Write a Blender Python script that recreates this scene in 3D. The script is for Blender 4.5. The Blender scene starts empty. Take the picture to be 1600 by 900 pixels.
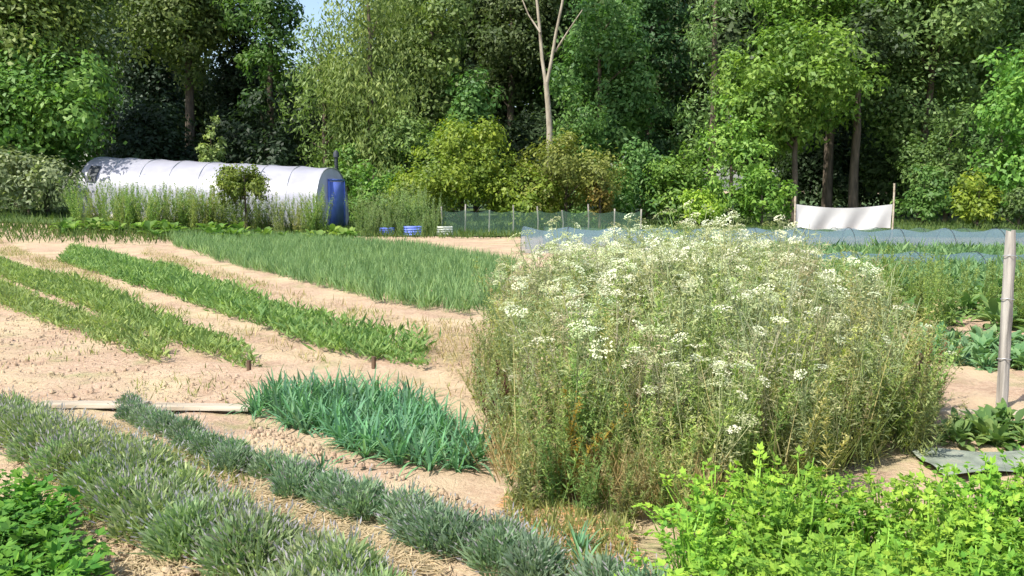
import bpy, math, random
import numpy as np
R = math.radians
rng = np.random.default_rng(7)
random.seed(7)
SC = bpy.context.scene
COL = SC.collection

# ------------------------------------------------------------------ camera
CAMH, F, HORIZON = 1.65, 1386.0, 295.0
PITCH = math.atan((450 - HORIZON) / F)
cam_d = bpy.data.cameras.new('camera')
cam = bpy.data.objects.new('camera', cam_d); COL.objects.link(cam)
cam.location = (0, 0, CAMH); cam.rotation_euler = (math.pi / 2 - PITCH, 0, 0)
cam_d.sensor_width = 36; cam_d.lens = 36 * F / 1600; cam_d.clip_start = .05; cam_d.clip_end = 2000
SC.camera = cam
# ------------------------------------------------------------------ light
SUN_AZ, SUN_EL = R(228), R(54)          # clockwise from +Y (the view direction)
w = bpy.data.worlds.new('World'); SC.world = w; w.use_nodes = True
nt = w.node_tree
sky = nt.nodes.new('ShaderNodeTexSky'); sky.sky_type = 'NISHITA'; sky.sun_disc = False
sky.sun_elevation = SUN_EL; sky.sun_rotation = SUN_AZ; sky.dust_density = 2.0; sky.air_density = 1.0
bg = nt.nodes['Background']; bg.inputs['Strength'].default_value = .15
nt.links.new(sky.outputs[0], bg.inputs[0])
sl = bpy.data.lights.new('sun', 'SUN'); sl.energy = 4.4; sl.angle = R(.6); sl.color = (1, .95, .86)
so = bpy.data.objects.new('sun', sl); COL.objects.link(so)
from mathutils import Vector
sd = Vector((math.sin(SUN_AZ) * math.cos(SUN_EL), math.cos(SUN_AZ) * math.cos(SUN_EL), math.sin(SUN_EL)))
so.rotation_euler = sd.to_track_quat('Z', 'Y').to_euler(); so.location = (0, 0, 30)
vs = SC.view_settings
vs.view_transform = 'Standard'; vs.look = 'None'; vs.gamma = 1; vs.use_curve_mapping = False
vs.exposure = .74

# ------------------------------------------------------------------ pixel -> place
def ray(px, py):
    u, v = (px - 800) / F, (450 - py) / F
    c, s = math.cos(PITCH), math.sin(PITCH)
    return u, c + v * s, v * c - s
def G(px, py, z=0.0):
    x, y, dz = ray(px, py); t = (z - CAMH) / dz
    return np.array((x * t, y * t))
def X(px, Y): return (px - 800) / F * Y          # side offset at depth Y
def Z(py, Y): x, y, dz = ray(800, py); return CAMH + dz * Y / y

def sm(a, b, t): t = np.clip((t - a) / (b - a), 0, 1); return t * t * (3 - 2 * t)
def H(x, y):                                      # the ground rises gently to the left, far back
    x = np.asarray(x, float); y = np.asarray(y, float)
    return .49 * np.clip((-7.7 - x) / 9.8, 0, 1.6) * sm(22, 33, y)

# ------------------------------------------------------------------ materials
def new_mat(name):
    m = bpy.data.materials.new(name); m.use_nodes = True
    n = m.node_tree; n.nodes.clear()
    return m, n, n.nodes.new('ShaderNodeOutputMaterial')
def N(n, t, **k):
    o = n.nodes.new('ShaderNode' + t)
    for a, b in k.items(): setattr(o, a, b)
    return o
def ramp(n, pts):
    r = N(n, 'ValToRGB'); e = r.color_ramp.elements
    while len(e) < len(pts): e.new(.5)
    for q, (p, c) in zip(e, pts): q.position = p; q.color = (*c, 1)
    return r
def leaf_mat(name, tint=(1, 1, 1), trans=.35, rough=.5, spec=.3, lo=.6, hi=1.4, yellow=.25):
    """colour of the object itself, varied leaf by leaf"""
    m, n, out = new_mat(name); L = n.links.new
    oi = N(n, 'ObjectInfo'); at = N(n, 'Attribute', attribute_name='var')
    mr = N(n, 'MapRange'); mr.inputs['To Min'].default_value = lo; mr.inputs['To Max'].default_value = hi
    L(at.outputs['Fac'], mr.inputs[0])
    mul = N(n, 'VectorMath', operation='SCALE'); L(oi.outputs['Color'], mul.inputs[0]); L(mr.outputs[0], mul.inputs['Scale'])
    tn = N(n, 'VectorMath', operation='MULTIPLY'); tn.inputs[1].default_value = tint; L(mul.outputs[0], tn.inputs[0])
    hs = N(n, 'HueSaturation')
    rr = N(n, 'MapRange'); rr.inputs['To Min'].default_value = .5 + .05 * yellow; rr.inputs['To Max'].default_value = .5 - .13 * yellow
    L(at.outputs['Fac'], rr.inputs[0]); L(rr.outputs[0], hs.inputs['Hue']); L(tn.outputs[0], hs.inputs['Color'])
    p = N(n, 'BsdfPrincipled'); p.inputs['Roughness'].default_value = rough
    p.inputs['Specular IOR Level'].default_value = spec
    L(hs.outputs[0], p.inputs['Base Color'])
    t = N(n, 'BsdfTranslucent')
    br = N(n, 'VectorMath', operation='MULTIPLY'); br.inputs[1].default_value = (1.08, 1.2, .62); L(hs.outputs[0], br.inputs[0]); L(br.outputs[0], t.inputs[0])
    mx = N(n, 'MixShader'); mx.inputs[0].default_value = trans
    L(p.outputs[0], mx.inputs[1]); L(t.outputs[0], mx.inputs[2]); L(mx.outputs[0], out.inputs[0])
    return m
def noise_mat(name, pts, scale=8, detail=6, rough=.85, bump=.0, bscale=None, stretch=(1, 1, 1), metal=0, spec=.3):
    m, n, out = new_mat(name); L = n.links.new
    tc = N(n, 'TexCoord'); mp = N(n, 'Mapping'); mp.inputs['Scale'].default_value = stretch; L(tc.outputs['Object'], mp.inputs[0])
    nz = N(n, 'TexNoise'); nz.inputs['Scale'].default_value = scale; nz.inputs['Detail'].default_value = detail; L(mp.outputs[0], nz.inputs[0])
    r = ramp(n, pts); L(nz.outputs[0], r.inputs[0])
    p = N(n, 'BsdfPrincipled'); p.inputs['Roughness'].default_value = rough; p.inputs['Metallic'].default_value = metal
    p.inputs['Specular IOR Level'].default_value = spec
    L(r.outputs[0], p.inputs['Base Color'])
    if bump:
        nb = N(n, 'TexNoise'); nb.inputs['Scale'].default_value = bscale or scale * 3; nb.inputs['Detail'].default_value = 8; L(mp.outputs[0], nb.inputs[0])
        b = N(n, 'Bump'); b.inputs['Strength'].default_value = bump; b.inputs['Distance'].default_value = .03
        L(nb.outputs[0], b.inputs['Height']); L(b.outputs[0], p.inputs['Normal'])
    L(p.outputs[0], out.inputs[0])
    return m
def soil_mat():
    m, n, out = new_mat('sandy_soil'); L = n.links.new
    tc = N(n, 'TexCoord')
    def nz(s, d=6, off=0):
        mp = N(n, 'Mapping'); mp.inputs['Location'].default_value = (off, off * 1.7, 0); L(tc.outputs['Object'], mp.inputs[0])
        q = N(n, 'TexNoise'); q.inputs['Scale'].default_value = s; q.inputs['Detail'].default_value = d; q.inputs['Roughness'].default_value = .62
        L(mp.outputs[0], q.inputs[0]); return q
    a = ramp(n, [(.3, (.30, .205, .14)), (.5, (.41, .295, .21)), (.72, (.49, .365, .27))]); L(nz(2.2).outputs[0], a.inputs[0])
    b = ramp(n, [(.35, (.23, .145, .09)), (.62, (.49, .37, .26))]); L(nz(22, 8, 5).outputs[0], b.inputs[0])
    mx = N(n, 'Mix', data_type='RGBA'); mx.inputs[0].default_value = .45; L(a.outputs[0], mx.inputs[6]); L(b.outputs[0], mx.inputs[7])
    # dry straw coloured patches
    f = ramp(n, [(.44, (0, 0, 0)), (.62, (1, 1, 1))]); L(nz(.9, 7, 11).outputs[0], f.inputs[0])
    m2 = N(n, 'Mix', data_type='RGBA'); L(f.outputs[0], m2.inputs[0]); L(mx.outputs[2], m2.inputs[6]); m2.inputs[7].default_value = (.46, .365, .235, 1)
    g = ramp(n, [(.55, (0, 0, 0)), (.72, (.7, .7, .7))]); L(nz(1.6, 8, 31).outputs[0], g.inputs[0])
    m3 = N(n, 'Mix', data_type='RGBA'); L(g.outputs[0], m3.inputs[0]); L(m2.outputs[2], m3.inputs[6]); m3.inputs[7].default_value = (.20, .23, .09, 1)
    p = N(n, 'BsdfPrincipled'); p.inputs['Roughness'].default_value = .95; p.inputs['Specular IOR Level'].default_value = .1
    L(m3.outputs[2], p.inputs['Base Color'])
    bp = N(n, 'Bump'); bp.inputs['Strength'].default_value = .7; bp.inputs['Distance'].default_value = .03
    L(nz(38, 8, 3).outputs[0], bp.inputs['Height']); L(bp.outputs[0], p.inputs['Normal'])
    L(p.outputs[0], out.inputs[0]); return m
def film_mat(name, col, trans=.4, alpha=0.0, rough=.35):
    m, n, out = new_mat(name); L = n.links.new
    tc = N(n, 'TexCoord'); nz = N(n, 'TexNoise'); nz.inputs['Scale'].default_value = 1.4; nz.inputs['Detail'].default_value = 6; L(tc.outputs['Object'], nz.inputs[0])
    r = ramp(n, [(.3, tuple(c * .82 for c in col)), (.65, col)]); L(nz.outputs[0], r.inputs[0])
    p = N(n, 'BsdfPrincipled'); p.inputs['Roughness'].default_value = rough; L(r.outputs[0], p.inputs['Base Color'])
    t = N(n, 'BsdfTranslucent'); L(r.outputs[0], t.inputs[0])
    mx = N(n, 'MixShader'); mx.inputs[0].default_value = trans; L(p.outputs[0], mx.inputs[1]); L(t.outputs[0], mx.inputs[2])
    last = mx
    if alpha:
        tr = N(n, 'BsdfTransparent'); m2 = N(n, 'MixShader'); m2.inputs[0].default_value = alpha
        L(mx.outputs[0], m2.inputs[1]); L(tr.outputs[0], m2.inputs[2]); last = m2
    L(last.outputs[0], out.inputs[0]); return m

M = dict(
    tree=leaf_mat('tree_leaves', trans=.38, lo=.6, hi=1.45),
    crop=leaf_mat('crop_leaves', trans=.38, rough=.62, spec=.2, lo=.6, hi=1.35, yellow=.3),
    flower=leaf_mat('flower_petals', trans=.3, lo=.8, hi=1.1, yellow=.0),
    stem=leaf_mat('plant_stems', trans=.1, lo=.7, hi=1.2, yellow=.2),
    straw=leaf_mat('dry_straw', trans=.25, lo=.6, hi=1.25, yellow=.1),
    soil=soil_mat(),
    lawn=noise_mat('lawn_ground', [(.3, (.035, .065, .02)), (.55, (.07, .12, .03)), (.75, (.14, .16, .05))], 1.3, 8, .95, .6, 30),
    bark=noise_mat('bark', [(.3, (.05, .04, .03)), (.7, (.16, .125, .09))], 6, 8, .9, .6, 14, (1, 1, .25)),
    pale_bark=noise_mat('pale_bark', [(.3, (.18, .15, .11)), (.5, (.33, .29, .22)), (.75, (.42, .38, .31))], 4, 8, .85, .4, 12, (1, 1, .4)),
    wood=noise_mat('weathered_wood', [(.3, (.17, .155, .14)), (.5, (.40, .37, .33)), (.72, (.54, .50, .45))], 22, 8, .85, .5, 30, (1, 1, .08)),
    plank=noise_mat('pale_board', [(.3, (.22, .17, .12)), (.5, (.38, .33, .25)), (.72, (.48, .43, .35))], 14, 8, .85, .4, 30, (.1, 1, 1)),
    darkwood=noise_mat('dark_wood', [(.3, (.05, .035, .025)), (.7, (.17, .11, .07))], 14, 6, .9, .5, 30, (1, 1, .2)),
    film=film_mat('white_film', (.54, .54, .62), .35),
    endfilm=film_mat('shade_blue_film', (.66, .72, .88), .5),  # end walls: blue cast of shade put into the film colour
    cloth=film_mat('white_cloth', (.82, .82, .82), .25, 0, .8),
    net=film_mat('blue_net', (.18, .28, .35), .3, .56, .8),
    greennet=film_mat('green_net', (.10, .20, .14), .3, .62, .8),
    blue=noise_mat('blue_paint', [(.3, (.13, .19, .65)), (.7, (.20, .29, .85))], 3, 5, .5),
    steel=noise_mat('galvanised_steel', [(.3, (.35, .36, .37)), (.7, (.55, .56, .57))], 5, 5, .45, metal=.6),
    dark=noise_mat('dark_plastic', [(.3, (.02, .025, .03)), (.7, (.05, .06, .07))], 5, 5, .6),
    greycloth=noise_mat('grey_ground_cloth', [(.3, (.12, .14, .11)), (.55, (.22, .25, .2)), (.75, (.33, .31, .24))], 7, 7, .95, .4, 60),
    pot=noise_mat('pale_plastic', [(.3, (.45, .48, .42)), (.7, (.62, .66, .58))], 4, 4, .5),
)

# ------------------------------------------------------------------ mesh helpers
class MB:
    def __init__(s): s.V = []; s.F = []; s.A = []; s.n = 0
    def add(s, V, Fq, var=None):
        V = np.asarray(V, float).reshape(-1, 3); Fq = np.asarray(Fq, int).reshape(-1, 4)
        s.V.append(V); s.F.append(Fq + s.n); s.n += len(V)
        s.A.append(np.full(len(Fq), .5) if var is None else (np.full(len(Fq), float(var)) if np.isscalar(var) else np.asarray(var)))
    def tube(s, P, rad, k=6, var=.5, cap=False):
        P = np.asarray(P, float); rad = np.broadcast_to(np.asarray(rad, float), (len(P),))
        T = np.gradient(P, axis=0); T /= np.linalg.norm(T, axis=1)[:, None] + 1e-9
        up = np.array((0, 0, 1.)) if abs(T[0][2]) < .9 else np.array((1., 0, 0))
        a = np.cross(T, up); a /= np.linalg.norm(a, axis=1)[:, None] + 1e-9; b = np.cross(T, a)
        th = np.arange(k) * 2 * np.pi / k
        V = P[:, None, :] + rad[:, None, None] * (np.cos(th)[None, :, None] * a[:, None, :] + np.sin(th)[None, :, None] * b[:, None, :])
        m = len(P); i = np.arange(m - 1)[:, None]; j = np.arange(k)[None, :]; j2 = (j + 1) % k
        Fq = np.stack([i * k + j, i * k + j2, (i + 1) * k + j2, (i + 1) * k + j], -1).reshape(-1, 4)
        s.add(V.reshape(-1, 3), Fq, var)
        if cap:
            for q in (0, m - 1):
                c = V[q]; s.add(np.vstack([c, c.mean(0)]), [[0 + t, (t + 1) % k, (t + 2) % k, k] for t in range(0, k, 2)], var)
    def box(s, c, sz, ax=None, var=.5, jit=0):
        c = np.asarray(c, float); h = np.asarray(sz, float) / 2
        V = np.array([(x, y, z) for x in (-1, 1) for y in (-1, 1) for z in (-1, 1)], float) * h
        if ax is not None: V = V @ np.asarray(ax)
        s.add(V + c, [[0, 1, 3, 2], [4, 6, 7, 5], [0, 4, 5, 1], [2, 3, 7, 6], [0, 2, 6, 4], [1, 5, 7, 3]], var)
    def leaves(s, P, D, Nn, L, W, var, fold=.15, mid=.45):
        """one four-cornered leaf per row"""
        D = D / (np.linalg.norm(D, axis=1)[:, None] + 1e-9)
        S = np.cross(D, Nn); S /= np.linalg.norm(S, axis=1)[:, None] + 1e-9
        U = np.cross(S, D)
        L = np.broadcast_to(L, (len(P),))[:, None]; W = np.broadcast_to(W, (len(P),))[:, None]
        m = P + D * L * mid + U * W * fold
        V = np.stack([P, m + S * W / 2, P + D * L, m - S * W / 2], 1).reshape(-1, 3)
        s.add(V, np.arange(len(V)).reshape(-1, 4), var)
    def strap(s, base, d, L, prof, droop=.5, segs=4, var=.5, side=None, keel=0):
        """arching leaf blade; prof = half widths along it"""
        base = np.asarray(base, float); d = np.asarray(d, float); d = d / np.linalg.norm(d)
        P = [base]; dd = d.copy()
        for i in range(segs):
            dd = dd + np.array((0, 0, -1.)) * droop / segs; dd /= np.linalg.norm(dd)
            P.append(P[-1] + dd * L / segs)
        P = np.array(P)
        sd_ = np.cross(d, (0, 0, 1.)) if side is None else np.asarray(side, float)
        if np.linalg.norm(sd_) < 1e-3: sd_ = np.array((1., 0, 0))
        sd_ = sd_ / np.linalg.norm(sd_)
        wv = np.interp(np.linspace(0, 1, segs + 1), np.linspace(0, 1, len(prof)), prof)
        A = P + sd_ * wv[:, None]; B = P - sd_ * wv[:, None]
        if keel:
            A[:, 2] += keel * wv; B[:, 2] += keel * wv
            V = np.vstack([A, P, B]); k = segs + 1
            Fq = [[i, i + 1, k + i + 1, k + i] for i in range(segs)] + [[k + i, k + i + 1, 2 * k + i + 1, 2 * k + i] for i in range(segs)]
        else:
            V = np.vstack([A, B]); k = segs + 1; Fq = [[i, i + 1, k + i + 1, k + i] for i in range(segs)]
        s.add(V, Fq, var)
    def mesh(s, name, mat, smooth=False):
        V = np.vstack(s.V).astype(np.float32); Fq = np.vstack(s.F).astype(np.int32); A = np.concatenate(s.A).astype(np.float32)
        me = bpy.data.meshes.new(name)
        me.vertices.add(len(V)); me.vertices.foreach_set('co', V.ravel())
        me.loops.add(Fq.size); me.loops.foreach_set('vertex_index', Fq.ravel())
        me.polygons.add(len(Fq)); me.polygons.foreach_set('loop_start', np.arange(len(Fq), dtype=np.int32) * 4)
        if smooth: me.polygons.foreach_set('use_smooth', np.ones(len(Fq), bool))
        at = me.attributes.new('var', 'FLOAT', 'FACE'); at.data.foreach_set('value', A)
        me.update(calc_edges=True)
        if mat: me.materials.append(mat)
        return me
def obj(name, me, parent=None, color=None, loc=None):
    o = bpy.data.objects.new(name, me); COL.objects.link(o); o.parent = parent
    if color is not None: o.color = (*color, 1)
    if loc is not None: o.location = loc
    return o
def tag(o, label=None, cat=None, group=None, kind=None):
    if label: o['label'] = label
    if cat: o['category'] = cat
    if group: o['group'] = group
    if kind: o['kind'] = kind
    return o
def thing(name, label, cat, loc=(0, 0, 0), rz=0, group=None, sc=1):
    o = bpy.data.objects.new(name, None); COL.objects.link(o); o.location = loc; o.rotation_euler = (0, 0, rz)
    o.empty_display_size = .1
    o.scale = (sc, sc, sc) if np.isscalar(sc) else sc
    return tag(o, label, cat, group)
def unit(v): v = np.asarray(v, float); return v / (np.linalg.norm(v, axis=-1, keepdims=True) + 1e-9)
def rdir(n, g=rng): return unit(g.normal(size=(n, 3)))
def jitcol(c, a=.12):
    k = 1 + random.uniform(-a, a); return tuple(max(.004, v * k * (1 + random.uniform(-a, a) * .5)) for v in c)

# ------------------------------------------------------------------ ground
def ground():
    def axis(lo, hi, d0, c, grow):
        out = [c]; d = d0; x = c
        while x < hi: d = d0 if x < c + 9 else d * grow; x += d; out.append(x)
        d = d0; x = c; left = []
        while x > lo: d = d0 if x > c - 9 else d * grow; x -= d; left.append(x)
        return np.array(left[::-1] + out)
    xs = axis(-500, 500, .09, 0, 1.09); ys = axis(-60, 700, .09, 9, 1.09)
    gx, gy = np.meshgrid(xs, ys); gz = H(gx, gy)
    g = np.random.default_rng(3)
    for s_, a in ((.9, .012), (2.3, .009), (5.1, .006), (11., .004)):
        for _ in range(3):
            th = g.uniform(0, 6.28); ph = g.uniform(0, 6.28)
            gz = gz + a * np.sin((gx * math.cos(th) + gy * math.sin(th)) * s_ + ph + 1.5 * np.sin(gx * s_ * .6 + gy * .37 * s_ + ph)) * .7
    near = (np.abs(gx) < 9) & (gy < 18) & (gy > 0)
    gz = gz + g.normal(size=gz.shape) * .009 * near - .012
    V = np.stack([gx, gy, gz], -1).reshape(-1, 3); nx, ny = len(xs), len(ys)
    i = np.arange(ny - 1)[:, None] * nx + np.arange(nx - 1)[None, :]
    b = MB(); b.add(V, np.stack([i, i + 1, i + 1 + nx, i + nx], -1).reshape(-1, 4))
    tag(obj('ground', b.mesh('ground', M['soil'], True)), 'dry pale sandy garden soil with straw patches', kind='structure')
ground()
def sheet(name, poly_fn, xs, ys, mat, dz, label):
    gx, gy = np.meshgrid(xs, ys); gx2, gy2 = poly_fn(gx, gy)
    V = np.stack([gx2, gy2, H(gx2, gy2) + dz], -1).reshape(-1, 3); nx, ny = len(xs), len(ys)
    i = np.arange(ny - 1)[:, None] * nx + np.arange(nx - 1)[None, :]
    b = MB(); b.add(V, np.stack([i, i + 1, i + 1 + nx, i + nx], -1).reshape(-1, 4))
    return tag(obj(name, b.mesh(name, mat, True)), label, kind='structure')
sheet('lawn', lambda x, y: (x, y + .35 * np.sin(x * .7) + .2 * np.sin(x * 2.1)), np.linspace(-120, 120, 240), np.concatenate([np.linspace(31, 60, 50), np.linspace(62, 300, 30)]), M['lawn'], .035, 'green grass verge below the wood')

# ------------------------------------------------------------------ trees
def crown_mesh(g, W, Ht, z0, leaf=.28, dens=1.0, shape='round', droop=0.0, depth=None):
    b = MB(); D = depth or W
    hh = (Ht - z0); rx, ry, rz = W / 2, D / 2, hh / 2
    nl = int(np.clip(12 + W * hh * .42, 18, 60))
    u = rdir(nl, g) * (g.uniform(.15, 1, nl) ** .45)[:, None]
    t = (u[:, 2] + 1) / 2
    if shape == 'cone': sc = np.clip(1.15 - t * .95, .12, 1); u[:, :2] = unit(u[:, :2]) * g.uniform(.3, .85, nl)[:, None] * sc[:, None]
    elif shape == 'bush': u[:, 2] = np.abs(u[:, 2]) * 1.8 - .9
    lr = min(W, D) * g.uniform(.09, .25, nl); u = u * g.uniform(.85, 1.18, (nl, 1))
    if shape == 'cone': lr *= np.clip(1.15 - t * .8, .3, 1)
    lr = np.minimum(lr, hh * .3)
    C = np.stack([u[:, 0] * (rx - lr * .7), u[:, 1] * (ry - lr * .7), z0 + rz + u[:, 2] * (rz - lr * .75)], 1)
    area = (4 * np.pi * lr ** 2)
    cnt = np.maximum(60, (area / (leaf * leaf * .3) * .53 * dens)).astype(int)
    for k in range(nl):
        n = cnt[k]; nc = max(8, int(10 + lr[k] * 9))
        cd = rdir(nc, g); cd[:, 2] = cd[:, 2] * .9 + .12; cv = g.uniform(.2, .8, nc); lobev = g.uniform(-.12, .12)
        ci = g.integers(0, nc, n)
        P = C[k] + lr[k] * (cd[ci] * g.uniform(.72, 1.08, nc)[ci][:, None] + g.normal(size=(n, 3)) * (.14 + .22 * g.random((n, 1)) ** 2) * np.array((1, 1, .85)))
        if droop: P[:, 2] -= g.uniform(0, droop, n) ** 1.3
        P[:, 2] = np.maximum(P[:, 2], .08)
        out = unit(P - C[k])
        nrm = unit(out * .8 + rdir(n, g) * .55 + np.array((0, 0, .35)))
        ax = np.cross(nrm, rdir(n, g)); ax = unit(ax) + np.array((0, 0, -.35 - droop * .6))
        b.leaves(P, ax, nrm, leaf * g.uniform(.5, 1.4, n), leaf * g.uniform(.35, .7, n) * (.6 if droop else 1), np.clip(cv[ci] + lobev + g.normal(size=n) * .14, 0, 1))
    return b, C, lr
def tree_at(name, label, px, d, W, Ht, z0, color, leaf=.28, dens=1.0, shape='round', droop=0, group=None, bark='bark', tr=None, cat='tree', depth=None, seed=None):
    g = np.random.default_rng(seed or (int(px * 13 + d * 101 + W * 7) & 0x7fffffff))
    x = X(px, d); z = float(H(x, d))
    t = thing(name, label, cat, (x, d, z - .02), g.uniform(-.3, .3), group)
    b, C, lr = crown_mesh(g, W, Ht, z0, leaf, dens, shape, droop, depth)
    obj('crown', b.mesh(name + '_crown', M['tree']), t, tuple(v * m for v, m in zip(color, (1.85, 2.0, 1.6))))
    tb = MB(); r0 = tr or max(.05, Ht * .014 + .02)
    top = z0 + (Ht - z0) * .7
    zz = np.linspace(0, top, 8); wob = np.cumsum(g.normal(size=(8, 2)) * .012 * Ht * .3, 0); wob[0] = 0
    P = np.column_stack([wob, zz]); tb.tube(P, r0 * np.linspace(1.15, .3, 8), 8)
    for k in g.permutation(len(C))[:min(9, len(C))]:
        q = C[k]; zb = min(top * .95, max(z0 * .6, q[2] - np.hypot(q[0], q[1]) * .8)); i = np.interp(zb, zz, np.arange(8))
        p0 = np.array([np.interp(zb, zz, P[:, 0]), np.interp(zb, zz, P[:, 1]), zb])
        tt = np.linspace(0, 1, 5)[:, None]; L = p0 + (q - p0) * tt; L[:, 2] += np.sin(tt[:, 0] * np.pi) * .12 * lr[k]
        tb.tube(L, r0 * .42 * np.linspace(1, .25, 5) * (1 - i / 14), 5)
    obj('trunk', tb.mesh(name + '_trunk', M[bark], True), t)
    return t

OL = (.082, .115, .035); GR = (.062, .125, .032); BG = (.05, .105, .034); SHADE_DK = (.017, .030, .017); LI = (.082, .14, .032); SI = (.115, .135, .085); WI = (.105, .14, .05)
EDGE = 'trees along the wood edge'
# left edge
tree_at('tree', 'tall olive green tree rising behind the pale leaved elder bush', 35, 41, 9, 16, 3.5, OL, group=EDGE)
tree_at('tree', 'mid green bushy tree left of the white polytunnel', 75, 38.5, 7.2, 7.3, .8, GR, group=EDGE)
tree_at('elder_bush', 'pale silvery leaved bush at the left end of the polytunnel', 48, 35, 4.6, 3.0, .25, SI, leaf=.2, shape='bush', cat='bush')
tree_at('elder_bush', 'broad silvery leaved bush beyond the polytunnel corner', -40, 36, 4, 3.4, .25, SI, leaf=.2, shape='bush', cat='bush')
# dark hollow: its deep shade is put into the darkest leaf colour
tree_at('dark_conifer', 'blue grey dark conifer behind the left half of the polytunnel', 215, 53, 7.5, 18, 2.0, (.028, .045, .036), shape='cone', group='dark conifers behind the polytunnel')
tree_at('dark_conifer', 'conifer with shade dark leaves standing in the hollow behind the polytunnel', 395, 52, 7, 14.5, .6, SHADE_DK, shape='cone', group='dark conifers behind the polytunnel')
tree_at('dark_conifer', 'low yew with shade dark leaves crowding the hollow behind the polytunnel', 250, 47, 6.4, 6.2, .2, SHADE_DK, shape='bush', group='dark conifers behind the polytunnel')
tree_at('dark_conifer', 'squat yew with shade dark leaves behind the right half of the polytunnel', 420, 47, 5.6, 6.4, .2, SHADE_DK, shape='bush', group='dark conifers behind the polytunnel')
tree_at('tree', 'dull green tree top overhanging the dark hollow', 300, 50, 7.5, 19, 6, (.066, .092, .03), group=EDGE)
tree_at('tree', 'fresh green tree beside the gap of open sky', 424, 48, 4.2, 15, 4.0, (.042, .085, .024), group=EDGE)
tree_at('pale_sapling', 'slim pale green sapling in front of the dark hollow', 335, 43.5, 1.5, 4.7, 1.2, (.15, .19, .08), leaf=.2, cat='tree')
# middle
tree_at('willow_tree', 'drooping olive willow right of the sky gap', 580, 45, 6.0, 15, .9, WI, droop=1.5, group=EDGE)
tree_at('willow_tree', 'short pale drooping tree under the sky gap', 512, 46, 4.2, 11.0, .6, (.09, .135, .045), droop=.9, group=EDGE)
tree_at('tree', 'grey olive tree between the willow and the pale forked trunk', 672, 48, 5.6, 16, 1.5, (.085, .12, .043), group=EDGE)
tree_at('tree', 'green understorey tree behind the yellow green shrub', 745, 46, 4.6, 8.0, .5, BG, group=EDGE)
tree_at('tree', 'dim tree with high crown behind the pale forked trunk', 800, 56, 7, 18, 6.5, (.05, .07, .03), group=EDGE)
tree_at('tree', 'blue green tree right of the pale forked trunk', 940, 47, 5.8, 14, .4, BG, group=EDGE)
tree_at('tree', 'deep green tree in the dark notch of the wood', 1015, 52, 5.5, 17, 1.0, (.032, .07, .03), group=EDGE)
tree_at('tall_conifer', 'tall light green drooping conifer with a narrow crown', 1108, 46.5, 4.8, 18, .8, (.085, .14, .055), shape='cone', droop=.5, group=EDGE)
tree_at('tree', 'big bright yellow green tree with spreading crown', 1235, 42.5, 8.4, 10.0, 2.5, LI, group=EDGE, dens=1.15, depth=6)
tree_at('tree', 'tall fresh green tree behind the big yellow green one', 1290, 48, 8.5, 17, 6, (.085, .155, .035), group=EDGE)
tree_at('tree', 'grey green tree over the dark gap beside the brown trunk', 1440, 46, 8, 16, 2.2, (.075, .12, .045), group=EDGE)
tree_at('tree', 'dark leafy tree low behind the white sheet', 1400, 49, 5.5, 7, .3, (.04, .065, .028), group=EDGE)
tree_at('tree', 'bright green tree closing the right end of the wood', 1600, 40, 5.2, 8.6, .7, (.07, .15, .035), group=EDGE)
tree_at('tree', 'tall mid green tree at the right end of the wood', 1570, 48, 7, 17, 4.5, (.06, .11, .04), group=EDGE)
for px, d, W, Ht, lb in ((1280, 54, 7, 7.5, 'holly with shade dark leaves filling the gap left of the brown trunk'), (1375, 55, 7, 8, 'holly with shade dark leaves filling the gap right of the brown trunk'), (1480, 54, 7, 7, 'dark holly behind the deep green shrub by the white sheet'), (830, 52, 7, 7, 'dark holly behind the pale forked trunk')):
    tree_at('holly_tree', lb, px, d, W, Ht, .1, (.027, .045, .022), shape='bush', dens=1.2)  # added to darken the gaps; shade put into their leaf colour
# understorey shrubs
for px, d, W, Ht, c, lb in ((1000, 41, 3.6, 4.6, BG, 'dark green shrub at the foot of the blue green tree'), (1065, 40, 3.6, 4.4, LI, 'bright green shrub below the narrow conifer'), (1140, 40, 4.0, 6.2, (.095, .17, .04), 'large bright green shrub left of the yellow green tree'),
                           (1190, 38.5, 2.8, 3.0, (.08, .15, .03), 'small green shrub left of the white sheet'), (1095, 37.5, 2.2, 2.3, (.13, .2, .03), 'low lime green shrub behind the blue netting'), (1440, 40, 2.6, 2.8, (.05, .1, .03), 'deep green shrub just right of the white sheet'),
                           (1525, 36.5, 2.3, 2.6, (.105, .14, .022), 'yellow green shrub near the right end of the wood'), (1590, 36, 2.0, 2.2, (.05, .08, .03), 'dull green shrub right of the yellow green shrub by the wood end'), (585, 41, 2.6, 3.6, (.07, .14, .035), 'leafy green shrub just right of the polytunnel'), (955, 39, 2.2, 3.2, (.06, .12, .035), 'green shrub right of the russet tinged shrub'), (635, 43.5, 4.2, 6.0, (.075, .12, .04), 'tall olive green shrub under the willow and behind the crates'), (690, 44, 4.2, 6.6, (.06, .11, .035), 'tall mid green shrub behind the left of the yellow dome'), (900, 43, 4.0, 7.0, (.06, .115, .034), 'tall leafy shrub behind the olive tan shrub'), (1475, 43, 4.4, 6.0, (.06, .1, .035), 'tall leafy shrub left of the yellow green shrub'), (1555, 44, 4.5, 6.5, (.055, .1, .035), 'tall leafy shrub behind the dull green shrub'), (545, 43, 2.2, 4.2, (.07, .13, .035), 'upright green shrub behind the polytunnel door end')):
    tree_at('shrub', lb, px, d, W, Ht, .15, c, leaf=.21, shape='bush', cat='shrub', group='shrubs below the wood')
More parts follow.
